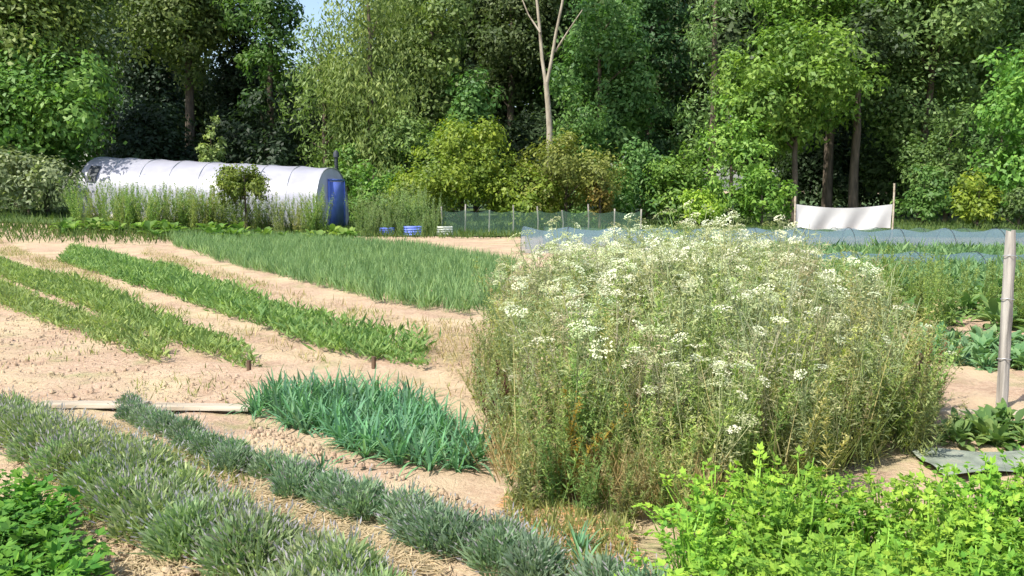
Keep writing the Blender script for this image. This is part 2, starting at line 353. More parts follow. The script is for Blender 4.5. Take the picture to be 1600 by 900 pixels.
# yellow green big shrubs
tree_at('yellow_shrub', 'broad dome of yellow green shrub in front of the wood', 722, 36, 7.0, 4.6, .3, (.098, .135, .02), leaf=.17, shape='bush', cat='shrub', dens=1.3, depth=5)
tree_at('yellow_shrub', 'olive tan shrub joined to the yellow green dome', 884, 36.5, 5.6, 4.3, .2, (.105, .118, .034), leaf=.16, shape='bush', cat='shrub', dens=1.3, depth=4.2)
tree_at('russet_shrub', 'narrow russet tinged shrub at the end of the olive shrub', 936, 35.4, 1.2, 2.9, .25, (.12, .095, .025), leaf=.15, shape='bush', cat='shrub')
tree_at('standard_bush', 'round dark olive clipped bush in front of the polytunnel', 386, 31, 2.2, 2.65, .8, (.075, .10, .02), leaf=.12, cat='bush', dens=1.6, tr=.05)
# the wood behind: each its own tree
BACK = 'trees deeper in the wood'
for i, px in enumerate(range(-60, 1720, 105)):
    for row, d in enumerate((61, 74)):
        p = px + random.uniform(-25, 25) + row * 50; W = random.uniform(8, 10.5); Ht = random.uniform(18, 24)
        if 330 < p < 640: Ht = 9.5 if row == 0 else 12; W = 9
        tree_at('wood_tree', 'shadowy dark green tree deeper in the wood', p, d + random.uniform(-2, 2), W, Ht, .5, jitcol((.046, .07, .028) if 330 > p or p > 640 else (.022, .036, .018), .2), leaf=.47, dens=.75, group=BACK)  # inner shade of the wood put into the leaf colour

# pale forked trunk
def birch():
    d = 41.5; x = X(857, d); t = thing('forked_tree', 'bare pale forked trunk standing above the yellow green shrub', 'tree', (x, d, float(H(x, d)) - .02))
    def pt(px, py, dy=0): return (X(px, d) - x, dy, Z(py, d))
    b = MB()
    b.tube([(0.1, 0, 0), pt(858, 260), pt(858, 200), pt(855, 160), pt(852, 128)], [.22, .165, .145, .125, .12], 10)
    b.tube([pt(852, 132), pt(846, 90, .1), pt(842, 40, .15), pt(838, 0, .2), pt(828, -80, .3), pt(822, -150, .2)], [.085, .08, .07, .06, .05, .03], 8)
    b.tube([pt(853, 132), pt(860, 95, -.1), pt(867, 50, -.2), pt(876, 5, -.3), pt(886, -90, -.3), pt(900, -150, -.2)], [.085, .075, .065, .055, .04, .03], 8)
    b.tube([pt(866, 80), pt(885, 50, -.5), pt(905, 20, -.8)], [.05, .035, .02], 6)
    b.tube([pt(843, 50), pt(825, 20, .3), pt(806, -30, .5)], [.05, .035, .02], 6)
    obj('trunk', b.mesh('forked_trunk', M['pale_bark'], True), t)
    g = np.random.default_rng(5); c, _, _ = crown_mesh(g, 5, 17, 12.2, .28, .8)
    obj('crown', c.mesh('forked_crown', M['tree']), t, (.09, .15, .05))
birch()
def bare_trunk(px, d, r, top, lb):
    x = X(px, d); t = thing('bare_trunk', lb, 'tree', (x, d, -.02)); g = np.random.default_rng(px)
    b = MB(); zz = np.linspace(0, top, 8); P = np.column_stack([np.cumsum(g.normal(size=8) * .06), np.cumsum(g.normal(size=8) * .05), zz]); P[0, :2] = 0
    b.tube(P, r * np.linspace(1.2, .6, 8), 9)
    for k in range(5):
        z = top * g.uniform(.45, .95); a = g.uniform(0, 6.28); p0 = np.array([np.interp(z, zz, P[:, 0]), np.interp(z, zz, P[:, 1]), z]); L = g.uniform(1, 2.2)
        b.tube([p0, p0 + (math.cos(a) * L * .5, math.sin(a) * L * .5, L * .4), p0 + (math.cos(a) * L, math.sin(a) * L, L)], [r * .35, r * .25, r * .1], 5)
    obj('trunk', b.mesh('bare_trunk', M['bark'], True), t)
    c, _, _ = crown_mesh(g, 4.5, top + 3, top - 1.5, .28, .7); obj('crown', c.mesh('bare_trunk_crown', M['tree']), t, (.05, .09, .03))
bare_trunk(1333, 44.5, .22, 8, 'brown trunk showing in the dark gap behind the white sheet')
bare_trunk(1292, 46, .15, 8.5, 'thin brown trunk at the left of the dark gap')

# ------------------------------------------------------------------ polytunnel
def polytunnel():
    ang = R(6); ax = np.array((-math.cos(ang), math.sin(ang))); wd = np.array((math.sin(ang), math.cos(ang)))
    O = np.array((-7.75, 35.0)); Ln, Wd, Hh = 9.9, 4.6, 2.52; slope = .049
    t = thing('polytunnel', 'long white plastic polytunnel with a blue door in its end', 'polytunnel', (O[0], O[1], 0))
    def arch(th, k=1.0):     # th 0..pi : near foot over the ridge to the far foot
        c, s_ = np.cos(th), np.sin(th)
        v = Wd / 2 * (1 - np.sign(c) * np.abs(c) ** .8 * k); z = Hh * np.abs(s_) ** .72 * k
        return v, z
    def pt(s_, v, z): return (ax[0] * s_ + wd[0] * v, ax[1] * s_ + wd[1] * v, z + slope * s_)
    th = np.linspace(0, math.pi, 33); hoops = np.linspace(0, Ln, 9)
    ss = np.linspace(0, Ln, 65); g = np.random.default_rng(2)
    V = []
    for s_ in ss:
        ph = (s_ / (Ln / 8)) % 1; sag = 1 - .012 * math.sin(math.pi * ph)
        for q, a in enumerate(th): v, z = arch(a, sag); V.append(pt(s_, v, max(z, -.01) + .01 * math.sin(3 * s_ + q)))
    i = np.arange(len(ss) - 1)[:, None] * 33 + np.arange(32)[None, :]
    b = MB(); b.add(V, np.stack([i, i + 33, i + 34, i + 1], -1).reshape(-1, 4)); obj('cover', b.mesh('tunnel_cover', M['film'], True), t)
    for s_ in hoops:
        b = MB(); b.tube([pt(s_, *arch(a, .992)) for a in th], .03, 6); obj('hoop', b.mesh('hoop', M['steel'], True), t)
    for s_ in hoops[1:-1]:
        b = MB(); b.tube([pt(s_, *arch(a, 1.004)) for a in th], .014, 5); obj('strap', b.mesh('strap', M['steel'], True), t)
    for s_, nm in ((0.02, 'end_wall'), (Ln - .02, 'end_wall')):
        b = MB(); n = 16
        for k in range(n):
            (v0, z0), (v1, z1) = arch(th[k], .99), arch(th[k + 1], .99); (v2, z2), (v3, z3) = arch(th[32 - k - 1], .99), arch(th[32 - k], .99)
            b.add([pt(s_, v0, z0), pt(s_, v3, z3), pt(s_, v2, z2), pt(s_, v1, z1)], [[0, 1, 2, 3]])
        obj(nm, b.mesh(nm, M['endfilm']), t)
    # door in the right hand end, a few centimetres proud
    axm = np.array([(*ax, 0), (*wd, 0), (0, 0, 1)])
    b = MB(); c = pt(-.04, 2.75, .98); b.box(c, (.05, 2.0, 1.92), axm); dr = obj('door', b.mesh('door', M['blue']), t); dr['label'] = 'blue painted door'
    b = MB(); b.box(pt(-.09, 1.95, 1.0), (.05, .05, .16), axm); obj('handle', b.mesh('handle', M['steel']), dr)
    for v in (1.7, 3.8):
        b = MB(); b.box(pt(-.05, v, 1.0), (.08, .08, 2.0), axm); obj('door_post', b.mesh('door_post', M['blue']), t)
    b = MB(); b.box(pt(-.05, 2.75, 2.02), (.08, 2.18, .08), axm); obj('door_lintel', b.mesh('door_lintel', M['blue']), t)
    for v in (-.04, Wd + .04):
        b = MB(); b.box(pt(Ln / 2, v, .10), (Ln, .05, .24), np.array([unit((ax[0], ax[1], slope)), (*wd, 0), (0, 0, 1)])); obj('base_rail', b.mesh('base_rail', M['wood']), t)
    # dark patch on the cover near the left end
    for s0 in (9.2,):
        b = MB()
        for k in range(5, 9):
            (v0, z0), (v1, z1) = arch(th[k], 1.012), arch(th[k + 1], 1.012)
            b.add([pt(s0, v0, z0), pt(s0 + .42, v0, z0), pt(s0 + .42, v1, z1), pt(s0, v1, z1)], [[0, 1, 2, 3]])
        obj('dark_patch', b.mesh('dark_patch', M['dark'], True), t)
polytunnel()
def pole(name, lb, x, y, h, r, mat, cat, group=None, lean=0.0, cap=None):
    t = thing(name, lb, cat, (x, y, float(H(x, y)) - .03), 0, group)
    b = MB(); b.tube([(0, 0, 0), (lean * .5, 0, h * .5), (lean, 0, h)], [r, r * .96, r * .92], 8, cap=True); obj('shaft', b.mesh(name, M[mat], True), t)
    if cap: b = MB(); b.tube([(lean, 0, h - .02), (lean, 0, h + cap * .6), (lean, 0, h + cap)], [r * 1.5, r * 1.5, r * .5], 8, cap=True); obj('cap', b.mesh(name + '_cap', M['dark'], True), t)
    return t
pole('vent_pipe', 'dark capped pipe rising behind the polytunnel door end', X(528, 40.5), 40.5, 3.1, .09, 'dark', 'pipe', cap=.3)

# ------------------------------------------------------------------ white sheet between poles, low net tunnels, fence
def white_sheet():
    d = 28; x0, x1 = X(1242, d), X(1392, d)
    t = thing('hanging_sheet', 'white cloth sheet sagging between two thin poles before the wood', 'sheet', (x0, d, 0))
    W = x1 - x0; n, m = 36, 10; V = []
    for j in range(m + 1):
        for i in range(n + 1):
            u, v = i / n, j / m; sag = .12 * math.sin(math.pi * u)
            V.append((u * W, .05 * math.sin(u * 19 + v * 2) * (.3 + v) + .12 * v * math.sin(u * 3), 1.17 - sag * (1 - .3 * v) - v * .74 + .02 * math.sin(u * 23) * v))
    i = np.arange(m)[:, None] * (n + 1) + np.arange(n)[None, :]
    b = MB(); b.add(V, np.stack([i, i + 1, i + n + 2, i + n + 1], -1).reshape(-1, 4)); obj('cloth', b.mesh('cloth', M['cloth'], True), t)
    for x, h in ((-.03, 1.42), (W + .03, 1.82)):
        b = MB(); b.tube([(x, 0, -.05), (x + .01, 0, h / 2), (x, 0, h)], .03, 8, cap=True); obj('pole', b.mesh('sheet_pole', M['plank'], True), t)
white_sheet()
def low_tunnel(A, B, wd, h, mat, lb, nh):
    A, B = np.array(A, float), np.array(B, float); L = np.linalg.norm(B - A); a = (B - A) / L; s_ = np.array((-a[1], a[0]))
    t = thing('low_net_tunnel', lb, 'net tunnel', (A[0], A[1], 0), 0, 'low net tunnels behind the flower patch')
    def pt(u, v, z): p = a * u + s_ * v; return (p[0], p[1], z)
    n = int(L * 5); V = []
    th = np.linspace(0, math.pi, 15)
    for i in range(n + 1):
        u = L * i / n; ph = (i / n * nh) % 1; k = 1 - .16 * math.sin(math.pi * ph) + .02 * math.sin(i * 1.7)
        for q in th: V.append(pt(u, -math.cos(q) * wd / 2 * (1 + .04 * math.sin(i * .9 + q)), max(0, math.sin(q) ** .8 * h * k) - .01))
    i = np.arange(n)[:, None] * 15 + np.arange(14)[None, :]
    b = MB(); b.add(V, np.stack([i, i + 1, i + 16, i + 15], -1).reshape(-1, 4)); obj('netting', b.mesh('netting', M[mat], True), t)
    for k in range(nh + 1):
        u = L * k / nh; b = MB(); b.tube([pt(u, -math.cos(q) * wd / 2 * .98, math.sin(q) ** .8 * h * .985) for q in th], .007, 5); obj('hoop', b.mesh('net_hoop', M['dark'], True), t)
low_tunnel((.3, 23.5), (14.5, 22.0), 1.5, .68, 'net', 'long low tunnel of blue grey netting on hoops behind the white flowers', 12)
low_tunnel((5.6, 17.6), (13.5, 16.6), 1.3, .45, 'net', 'shorter blue net tunnel beyond the wooden post', 7)
low_tunnel((1.0, 27.5), (16, 26.4), 1.4, .5, 'greennet', 'green grey net tunnel in front of the white sheet', 12)
def fence():
    A, B = np.array((X(690, 33), 33.)), np.array((X(1000, 31), 31.)); n = 9
    t = thing('garden_fence', 'low pale post fence with sagging green net below the yellow shrub', 'fence', (A[0], A[1], 0))
    for k in range(n):
        p = (B - A) * k / (n - 1); b = MB(); h = 1.0 + .12 * math.sin(k * 2.3)
        b.tube([(p[0], p[1], -.05), (p[0] + .02, p[1], h * .5), (p[0] + .03 * math.sin(k), p[1], h)], .028, 7, cap=True); obj('post', b.mesh('fence_post', M['wood'], True), t)
    m = 64; V = []
    for i in range(m + 1):
        p = (B - A) * i / m; sag = .09 * abs(math.sin(i / m * math.pi * (n - 1)))
        for j in range(6): V.append((p[0], p[1] - .06 + .03 * math.sin(i + j), .02 + (.86 - sag) * j / 5))
    i = np.arange(m)[:, None] * 6 + np.arange(5)[None, :]
    b = MB(); b.add(V, np.stack([i, i + 6, i + 7, i + 1], -1).reshape(-1, 4)); obj('net', b.mesh('fence_net', M['greennet'], True), t)
fence()
def crate(px, d, rz, mat, lb, sc=1.0):
    x = X(px, d); t = thing('crate', lb, 'crate', (x, d, float(H(x, d))), rz, None, sc)
    w_, dp, h = .6, .42, .36
    b = MB(); b.box((0, 0, .03), (w_ - .04, dp - .04, .03)); obj('bottom', b.mesh('crate_bottom', M[mat]), t)
    for k in range(4):
        for sgn in (-1, 1):
            b = MB(); b.box((0, sgn * dp / 2, .05 + k * .09), (w_, .02, .065)); obj('slat', b.mesh('slat', M[mat]), t)
            b = MB(); b.box((sgn * w_ / 2, 0, .05 + k * .09), (.02, dp - .025, .065)); obj('slat', b.mesh('slat', M[mat]), t)
    for sx in (-1, 1):
        for sy in (-1, 1):
            b = MB(); b.box((sx * (w_ / 2 - .03), sy * (dp / 2 - .03), h / 2), (.035, .035, h)); obj('corner_post', b.mesh('corner_post', M[mat]), t)
crate(645, 31.3, .3, 'blue', 'blue slatted crate on the ground near the yellow shrub', .95)
crate(605, 31.8, -.4, 'blue', 'smaller blue slatted crate toward the polytunnel', .75)
crate(695, 31.5, .1, 'pot', 'pale slatted crate at the foot of the yellow shrub', .9)

# ------------------------------------------------------------------ post, stake, planks, cloth
def big_post():
    p = G(1565, 640); h = 1.36
    t = thing('wooden_post', 'weathered square wooden post standing alone beyond the flower patch', 'post', (p[0], p[1], -.06), R(18))
    b = MB(); g = np.random.default_rng(1); zz = np.linspace(0, h + .04, 14); wv = .031
    ring = np.array([(-1, -.8), (-.8, -1), (.8, -1), (1, -.8), (1, .8), (.8, 1), (-.8, 1), (-1, .8)]) * wv
    V = []
    for k, z in enumerate(zz):
        q = ring * (1.0 - .06 * z / h + g.normal() * .012)
        if k == 13: q = q * .82
        for j in range(8): V.append((q[j, 0] - .012 * z + g.normal() * .0015, q[j, 1] + g.normal() * .0015, z + (.012 * math.sin(j) if k == 13 else 0)))
    i = np.arange(13)[:, None] * 8; j = np.arange(8)[None, :]; j2 = (j + 1) % 8
    b.add(V, np.stack([i + j, i + j2, i + 8 + j2, i + 8 + j], -1).reshape(-1, 4))
    V = np.array(V); b.add(V[-8:], [[0, 1, 2, 3], [0, 3, 4, 7], [4, 5, 6, 7]])
    obj('shaft', b.mesh('post_shaft', M['wood']), t)
    b = MB()
    for q in (.45, .9, 1.22):
        th = np.linspace(0, 2 * math.pi, 17); b.tube(np.column_stack([np.cos(th) * .045 - .012 * q, np.sin(th) * .045, np.full(17, q) + .006 * np.sin(th * 2)]), .003, 5)
    obj('wire_tie', b.mesh('wire_tie', M['steel'], True), t)
big_post()
p = G(1437, 690); pole('stake', 'thin brown stake leaning at the right side of the flower patch', p[0], p[1], .62, .014, 'darkwood', 'stake', lean=-.02)
for (px, py), lb in (((584, 572), 'short dark peg at the end of the middle crop row'), ((389, 578), 'short dark peg at the end of the third crop row')):
    p = G(px, py); pole('row_peg', lb, p[0], p[1], .12, .022, 'darkwood', 'peg')
def board(p0, p1, wd, th, lb, mat='plank'):
    p0, p1 = np.asarray(p0), np.asarray(p1); L = np.linalg.norm(p1 - p0); c = (p0 + p1) / 2
    t = thing('board', lb, 'board', (c[0], c[1], 0), math.atan2(p1[1] - p0[1], p1[0] - p0[0]))
    b = MB(); g = np.random.default_rng(int(L * 1000)); xs = np.linspace(-L / 2, L / 2, 12)
    V = []
    for x in xs:
        e = g.normal() * .003
        for y, z in ((-1, 0), (-1, .85), (-.85, 1), (.85, 1), (1, .85), (1, 0)): V.append((x, y * wd / 2 + e, .004 + z * th + .008 * math.sin(x * 2)))
    i = np.arange(11)[:, None] * 6 + np.arange(5)[None, :]
    b.add(V, np.stack([i, i + 1, i + 7, i + 6], -1).reshape(-1, 4)); b.add(V[:6], [[0, 1, 4, 5], [1, 2, 3, 4]]); b.add(V[-6:], [[5, 4, 1, 0], [4, 3, 2, 1]])
    obj('plank', b.mesh('plank', M[mat]), t)
board(G(62, 634), G(228, 637), .13, .03, 'pale weathered board lying at the far end of the lavender row')
board(G(240, 637), G(392, 642), .12, .03, 'pale board lying at the corner of the blue green leek bed')
board(G(1448, 645), G(1660, 652), .08, .03, 'pale board edging the bare strip by the wooden post')
def ground_cloth():
    t0, t1 = G(1475, 748), G(1680, 752); t2 = G(1660, 712)
    xs = np.linspace(t0[0], t1[0] + .3, 40); ys = np.linspace(t0[1], t2[1], 14); gx, gy = np.meshgrid(xs, ys)
    gz = .03 + .012 * np.sin(gx * 9 + gy * 3) + .01 * np.sin(gy * 17 + gx * 4)
    i = np.arange(13)[:, None] * 40 + np.arange(39)[None, :]
    b = MB(); b.add(np.stack([gx, gy, gz], -1).reshape(-1, 3), np.stack([i, i + 1, i + 41, i + 40], -1).reshape(-1, 4))
    tag(obj('ground_cloth', b.mesh('ground_cloth', M['greycloth'], True)), 'wrinkled grey ground cloth right of the flower patch', 'cloth')
ground_cloth()

# ------------------------------------------------------------------ plants: a few meshes of each kind, copied
def lavender(g):
    a, f = MB(), MB(); n = 150
    th = g.uniform(0, 6.28, n); el = np.arccos(g.uniform(.25, 1, n)); D = np.stack([np.sin(el) * np.cos(th), np.sin(el) * np.sin(th), np.cos(el)], 1)
    P = np.stack([g.normal(size=n) * .06, g.normal(size=n) * .06, np.zeros(n)], 1); L = g.uniform(.24, .40, n) * (.75 + .25 * D[:, 2])
    a.leaves(P, D, rdir(n, g), L, .011, g.uniform(.2, .8, n), 0, .5)
    m = 900; th = g.uniform(0, 6.28, m); r = np.sqrt(g.uniform(0, 1, m)) * .21; P2 = np.stack([r * np.cos(th), r * np.sin(th), g.uniform(.02, .26, m) * (1 - (r / .26) ** 2)], 1)
    a.leaves(P2, unit(np.stack([np.cos(th) * .6, np.sin(th) * .6, np.full(m, .8)], 1) + rdir(m, g) * .5), rdir(m, g), g.uniform(.05, .10, m), .018, g.uniform(0, 1, m), .1)
    tip = P + D * L[:, None] * .95
    for q in range(1): f.leaves(tip - D * .02, D + rdir(n, g) * .15, rdir(n, g), g.uniform(.03, .06, n), .011, g.uniform(0, 1, n), 0, .5)
    return [('foliage', a.mesh('lavender_foliage', M['crop']), 'c'), ('flower_spikes', f.mesh('lavender_spikes', M['flower']), (.38, .36, .38))]
def leek(g):
    a = MB(); n = g.integers(15, 21)
    for k in range(n):
        th = k * 2.4 + g.normal() * .2; tilt = g.uniform(.15, .75); d = (math.sin(tilt) * math.cos(th), math.sin(tilt) * math.sin(th), math.cos(tilt))
        a.strap((g.normal() * .012, g.normal() * .012, 0), d, g.uniform(.2, .38), (.007, .011, .011, .008, .002), g.uniform(.3, 2.0), 5, g.uniform(.1, .9), keel=.5)
    return [('leaves', a.mesh('leek_leaves', M['crop'], True), 'c')]
def leafy(g, n=20, Lr=(.13, .25), wd=1.0):
    a, s_ = MB(), MB(); n = n + g.integers(-3, 4)
    for k in range(n):
        th = k * 2.4 + g.normal() * .3; tilt = g.uniform(.2, 1.25); L = g.uniform(*Lr); d = np.array((math.sin(tilt) * math.cos(th), math.sin(tilt) * math.sin(th), math.cos(tilt)))
        b0 = np.array((g.normal() * .02, g.normal() * .02, 0)); s_.strap(b0, d, L * .55, (.005, .004), .1, 2, g.uniform(.3, .8))
        a.strap(b0 + d * L * .5, d, L * .75, (.008 * wd, .042 * wd, .055 * wd, .04 * wd, .004), g.uniform(.4, 1.6), 4, g.uniform(0, 1), keel=g.uniform(.1, .6))
    return [('leaves', a.mesh('leafy_leaves', M['crop']), 'c'), ('stalks', s_.mesh('leafy_stalks', M['stem']), 'c')]
def celery(g, hgt=.46, n=58, lf=.038, spread=1.0):
    a, s_ = MB(), MB()
    for k in range(n):
        th = g.uniform(0, 6.28); tilt = abs(g.normal()) * .42 * spread + .08; L = hgt * g.uniform(.55, 1.1)
        d = np.array((math.sin(tilt) * math.cos(th), math.sin(tilt) * math.sin(th), math.cos(tilt))); b0 = np.array((g.normal() * .025, g.normal() * .025, 0))
        s_.strap(b0, d, L, (.007, .005, .003), .25, 4, g.uniform(.3, .9)); tip = b0 + d * L * .97 + np.array((0, 0, -.05 * L))
        out = unit(d * np.array((1, 1, .25)) + g.normal(size=3) * .25); sdv = unit(np.cross(out, (0, 0, 1)))
        v0 = g.uniform(.15, .85); Ps, Ds, Ns, Ls, Ws, Vs = [], [], [], [], [], []
        for q, (al, sg, ln) in enumerate(((1., 0, 1.1), (.55, 1, 1.), (.55, -1, 1.), (.1, 1, .85), (.1, -1, .85))):
            p_ = tip + out * lf * al * .9 + np.array((0, 0, g.normal() * .008)); dl = unit(out * (1 if sg == 0 else .45) + sdv * sg * .9 + np.array((0, 0, g.uniform(-.35, .25))))
            nn = unit(np.array((0, 0, 1.)) + g.normal(size=3) * .35); s2 = unit(np.cross(dl, nn))
            for w_, fr in ((0, 1), (.75, .8), (-.75, .8)):
                Ps.append(p_ + dl * lf * ln * .12); Ds.append(dl + s2 * w_); Ns.append(nn); Ls.append(lf * ln * fr * g.uniform(.85, 1.15)); Ws.append(lf * ln * .5 * fr); Vs.append(np.clip(v0 + g.normal() * .12, 0, 1))
        a.leaves(np.array(Ps), np.array(Ds), np.array(Ns), np.array(Ls), np.array(Ws), np.array(Vs), g.uniform(-.1, .2), .5)
    return [('leaves', a.mesh('celery_leaves', M['crop']), 'c'), ('stalks', s_.mesh('celery_stalks', M['stem']), 'c')]
def carrot(g, bare=.1):
    st, lv = MB(), MB(); parts = []
    for k in range(g.integers(3, 6)):
        th = g.uniform(0, 6.28); tilt = abs(g.normal()) * .22; h = g.uniform(.85, 1.3); d0 = np.array((math.sin(tilt) * math.cos(th), math.sin(tilt) * math.sin(th), math.cos(tilt)))
        tt = np.linspace(0, 1, 7)[:, None]; base = np.array((g.normal() * .05, g.normal() * .05, 0)); bend = g.normal(size=3) * .08; bend[2] = 0
        P = base + d0 * h * tt + bend * tt ** 2; st.tube(P, np.linspace(.0055, .0028, 7), 4, g.uniform(.2, .8))
        tips = [(P[-1], unit(P[-1] - P[-2]))]
        for q in range(g.integers(1, 4)):
            f = g.uniform(.5, .85); i = f * 6; p0 = P[int(i)]; dd = unit(d0 + unit(g.normal(size=3) * (1, 1, .2)) * .55); L = h * (1 - f) * g.uniform(.7, 1.15) + .06
            st.tube([p0, p0 + dd * L * .5, p0 + dd * L + (0, 0, .04)], [.003, .0025, .002], 4, g.uniform(.2, .8)); tips.append((p0 + dd * L + (0, 0, .04), unit(dd + (0, 0, .5))))
        for tp, td in tips:
            if g.random() < bare: continue
            u = MB(); R_ = g.uniform(.035, .08); nn = unit(td + g.normal(size=3) * .22); e1 = unit(np.cross(nn, (.3, .9, .1))); e2 = np.cross(nn, e1); n = int(18 + R_ * 650)
            r = np.sqrt(g.uniform(0, 1, n)) * R_; a_ = g.uniform(0, 6.28, n); C = tp + nn * .025 + e1 * (r * np.cos(a_))[:, None] + e2 * (r * np.sin(a_))[:, None] + nn * ((.010 * (1 - (r / R_) ** 2))[:, None] + g.normal(size=(n, 1)) * .003)
            fd = unit(e1 * np.cos(a_)[:, None] + e2 * np.sin(a_)[:, None] + g.normal(size=(n, 3)) * .3); u.leaves(C, fd, unit(nn + g.normal(size=(n, 3)) * .3), .015, .014, g.uniform(.2, 1, n), 0, .5)
            m = 10; a2 = np.arange(m) * 6.283 / m; E = tp + nn * .022 + (e1 * np.cos(a2)[:, None] + e2 * np.sin(a2)[:, None]) * R_ * .8; st.leaves(np.repeat(tp[None], m, 0), E - tp, np.repeat(nn[None], m, 0), np.linalg.norm(E - tp, axis=1), .003, .6, 0, .5)
            parts.append(('umbel', u.mesh('umbel', M['flower']), (.66, .68, .50) if g.random() < .6 else (.42, .46, .24)))
        n = 240; f = g.uniform(.03, .93, n); i = np.minimum((f * 6).astype(int), 5); P0 = P[i] + (P[i + 1] - P[i]) * (f * 6 - i)[:, None]
        a_ = np.floor(f * 11) * 2.4 + g.normal(size=n) * .25; rr = g.uniform(.01, .19, n) * (1.1 - f * .6); dr = np.stack([np.cos(a_), np.sin(a_), g.uniform(.1, .6, n)], 1)
        lv.leaves(P0 + dr * rr[:, None] + g.normal(size=(n, 3)) * .012, unit(dr + rdir(n, g) * .9), rdir(n, g), g.uniform(.03, .065, n), g.uniform(.006, .014, n), g.uniform(0, 1, n), .1)
    return [('stems', st.mesh('carrot_stems', M['stem']), 'c'), ('leaves', lv.mesh('carrot_leaves', M['crop']), 'c')] + parts
def tallweed(g):
    st, lv = MB(), MB()
    for k in range(g.integers(5, 9)):
        th = g.uniform(0, 6.28); tilt = abs(g.normal()) * .28; h = g.uniform(.65, 1.15); d0 = np.array((math.sin(tilt) * math.cos(th), math.sin(tilt) * math.sin(th), math.cos(tilt)))
        tt = np.linspace(0, 1, 6)[:, None]; base = np.array((g.normal() * .07, g.normal() * .07, 0)); bend = g.normal(size=3) * .1; bend[2] = 0; P = base + d0 * h * tt + bend * tt ** 2
        st.tube(P, np.linspace(.005, .002, 6), 4, g.uniform(.2, .8)); n = 70; f = g.uniform(.05, 1, n); i = np.minimum((f * 5).astype(int), 4); P0 = P[i] + (P[i + 1] - P[i]) * (f * 5 - i)[:, None]
        a_ = g.uniform(0, 6.28, n); dr = np.stack([np.cos(a_), np.sin(a_), g.uniform(0, 1.1, n)], 1); lv.leaves(P0, unit(dr), unit(np.stack([-np.cos(a_), -np.sin(a_), np.ones(n)], 1) + rdir(n, g) * .3), g.uniform(.06, .15, n) * (1.15 - .6 * f), g.uniform(.012, .026, n), g.uniform(0, 1, n), .1, .4)
        m = 30; C = P[-1] + g.normal(size=(m, 3)) * np.array((.018, .018, .05)); lv.leaves(C, unit(rdir(m, g) + (0, 0, .6)), rdir(m, g), .025, .012, g.uniform(.5, 1, m), 0)
    return [('stems', st.mesh('weed_stems', M['stem']), 'c'), ('leaves', lv.mesh('weed_leaves', M['crop']), 'c')]
LIB = {}
def lib(kind, fn, count, **k): LIB[kind] = [fn(np.random.default_rng(100 * len(LIB) + i + 1), **k) for i in range(count)]
lib('lavender', lavender, 5); lib('leek', leek, 6); lib('leafy', leafy, 5, n=34, Lr=(.10, .22), wd=.6); lib('lettuce', leafy, 5, n=42, Lr=(.08, .18), wd=.45); lib('cabbage', leafy, 5); lib('celery', celery, 7); lib('carrot', carrot, 9); lib('seedcarrot', carrot, 7, bare=.72); lib('weed', tallweed, 7); lib('strawberry', celery, 5, hgt=.2, n=34, lf=.05, spread=2.0)
def plant(kind, name, label, cat, group, x, y, color, sc=1.0, a=.14):
    parts = random.choice(LIB[kind]); s3 = (sc * random.uniform(.9, 1.1), sc * random.uniform(.9, 1.1), sc * random.uniform(.9, 1.12))
    t = thing(name, label, cat, (x, y, float(H(x, y)) - .02), random.uniform(0, 6.28), group, s3); c = jitcol(color, a)
    for nm, me, pc in parts:
        o = obj(nm, me, t, c if pc == 'c' else jitcol(pc, .1))
        if nm == 'flower_spikes': o['kind'] = 'stuff'
    return t
def inside(poly, x, y):
    n = len(poly); c = False; j = n - 1
    for i in range(n):
        xi, yi = poly[i]; xj, yj = poly[j]
        if (yi > y) != (yj > y) and x < (xj - xi) * (y - yi) / (yj - yi) + xi: c = not c
        j = i
    return c
def fill(pix, sp, dirv, spc=None, jit=.22, g=random):
    """rows of spots inside a bed outlined on the ground; rows run along dirv"""
    poly = [G(*q) for q in pix]; d = unit(dirv); n_ = np.array((-d[1], d[0])); spc = spc or sp
    P = np.array(poly); a0, a1 = (P @ d).min(), (P @ d).max(); b0, b1 = (P @ n_).min(), (P @ n_).max(); out = []
    bb = b0 + spc * .5
    while bb < b1:
        aa = a0 + random.uniform(0, sp)
        while aa < a1:
            q = d * (aa + random.gauss(0, jit * sp)) + n_ * (bb + random.gauss(0, jit * spc * .6))
            if inside(poly, q[0], q[1]): out.append(q)
            aa += sp
        bb += spc
    return out
def along(pix, sp, jit=.05):
    P = np.array([G(*q) for q in pix]); L = np.concatenate([[0], np.cumsum(np.linalg.norm(np.diff(P, axis=0), axis=1))]); s_ = np.arange(0, L[-1], sp)
    return [(np.interp(v, L, P[:, 0]) + random.gauss(0, jit), np.interp(v, L, P[:, 1]) + random.gauss(0, jit), v / L[-1]) for v in s_]

ROWD = G(240, 390) - G(650, 500)
TEAL = (.14, .295, .17); LAV = (.265, .365, .175)
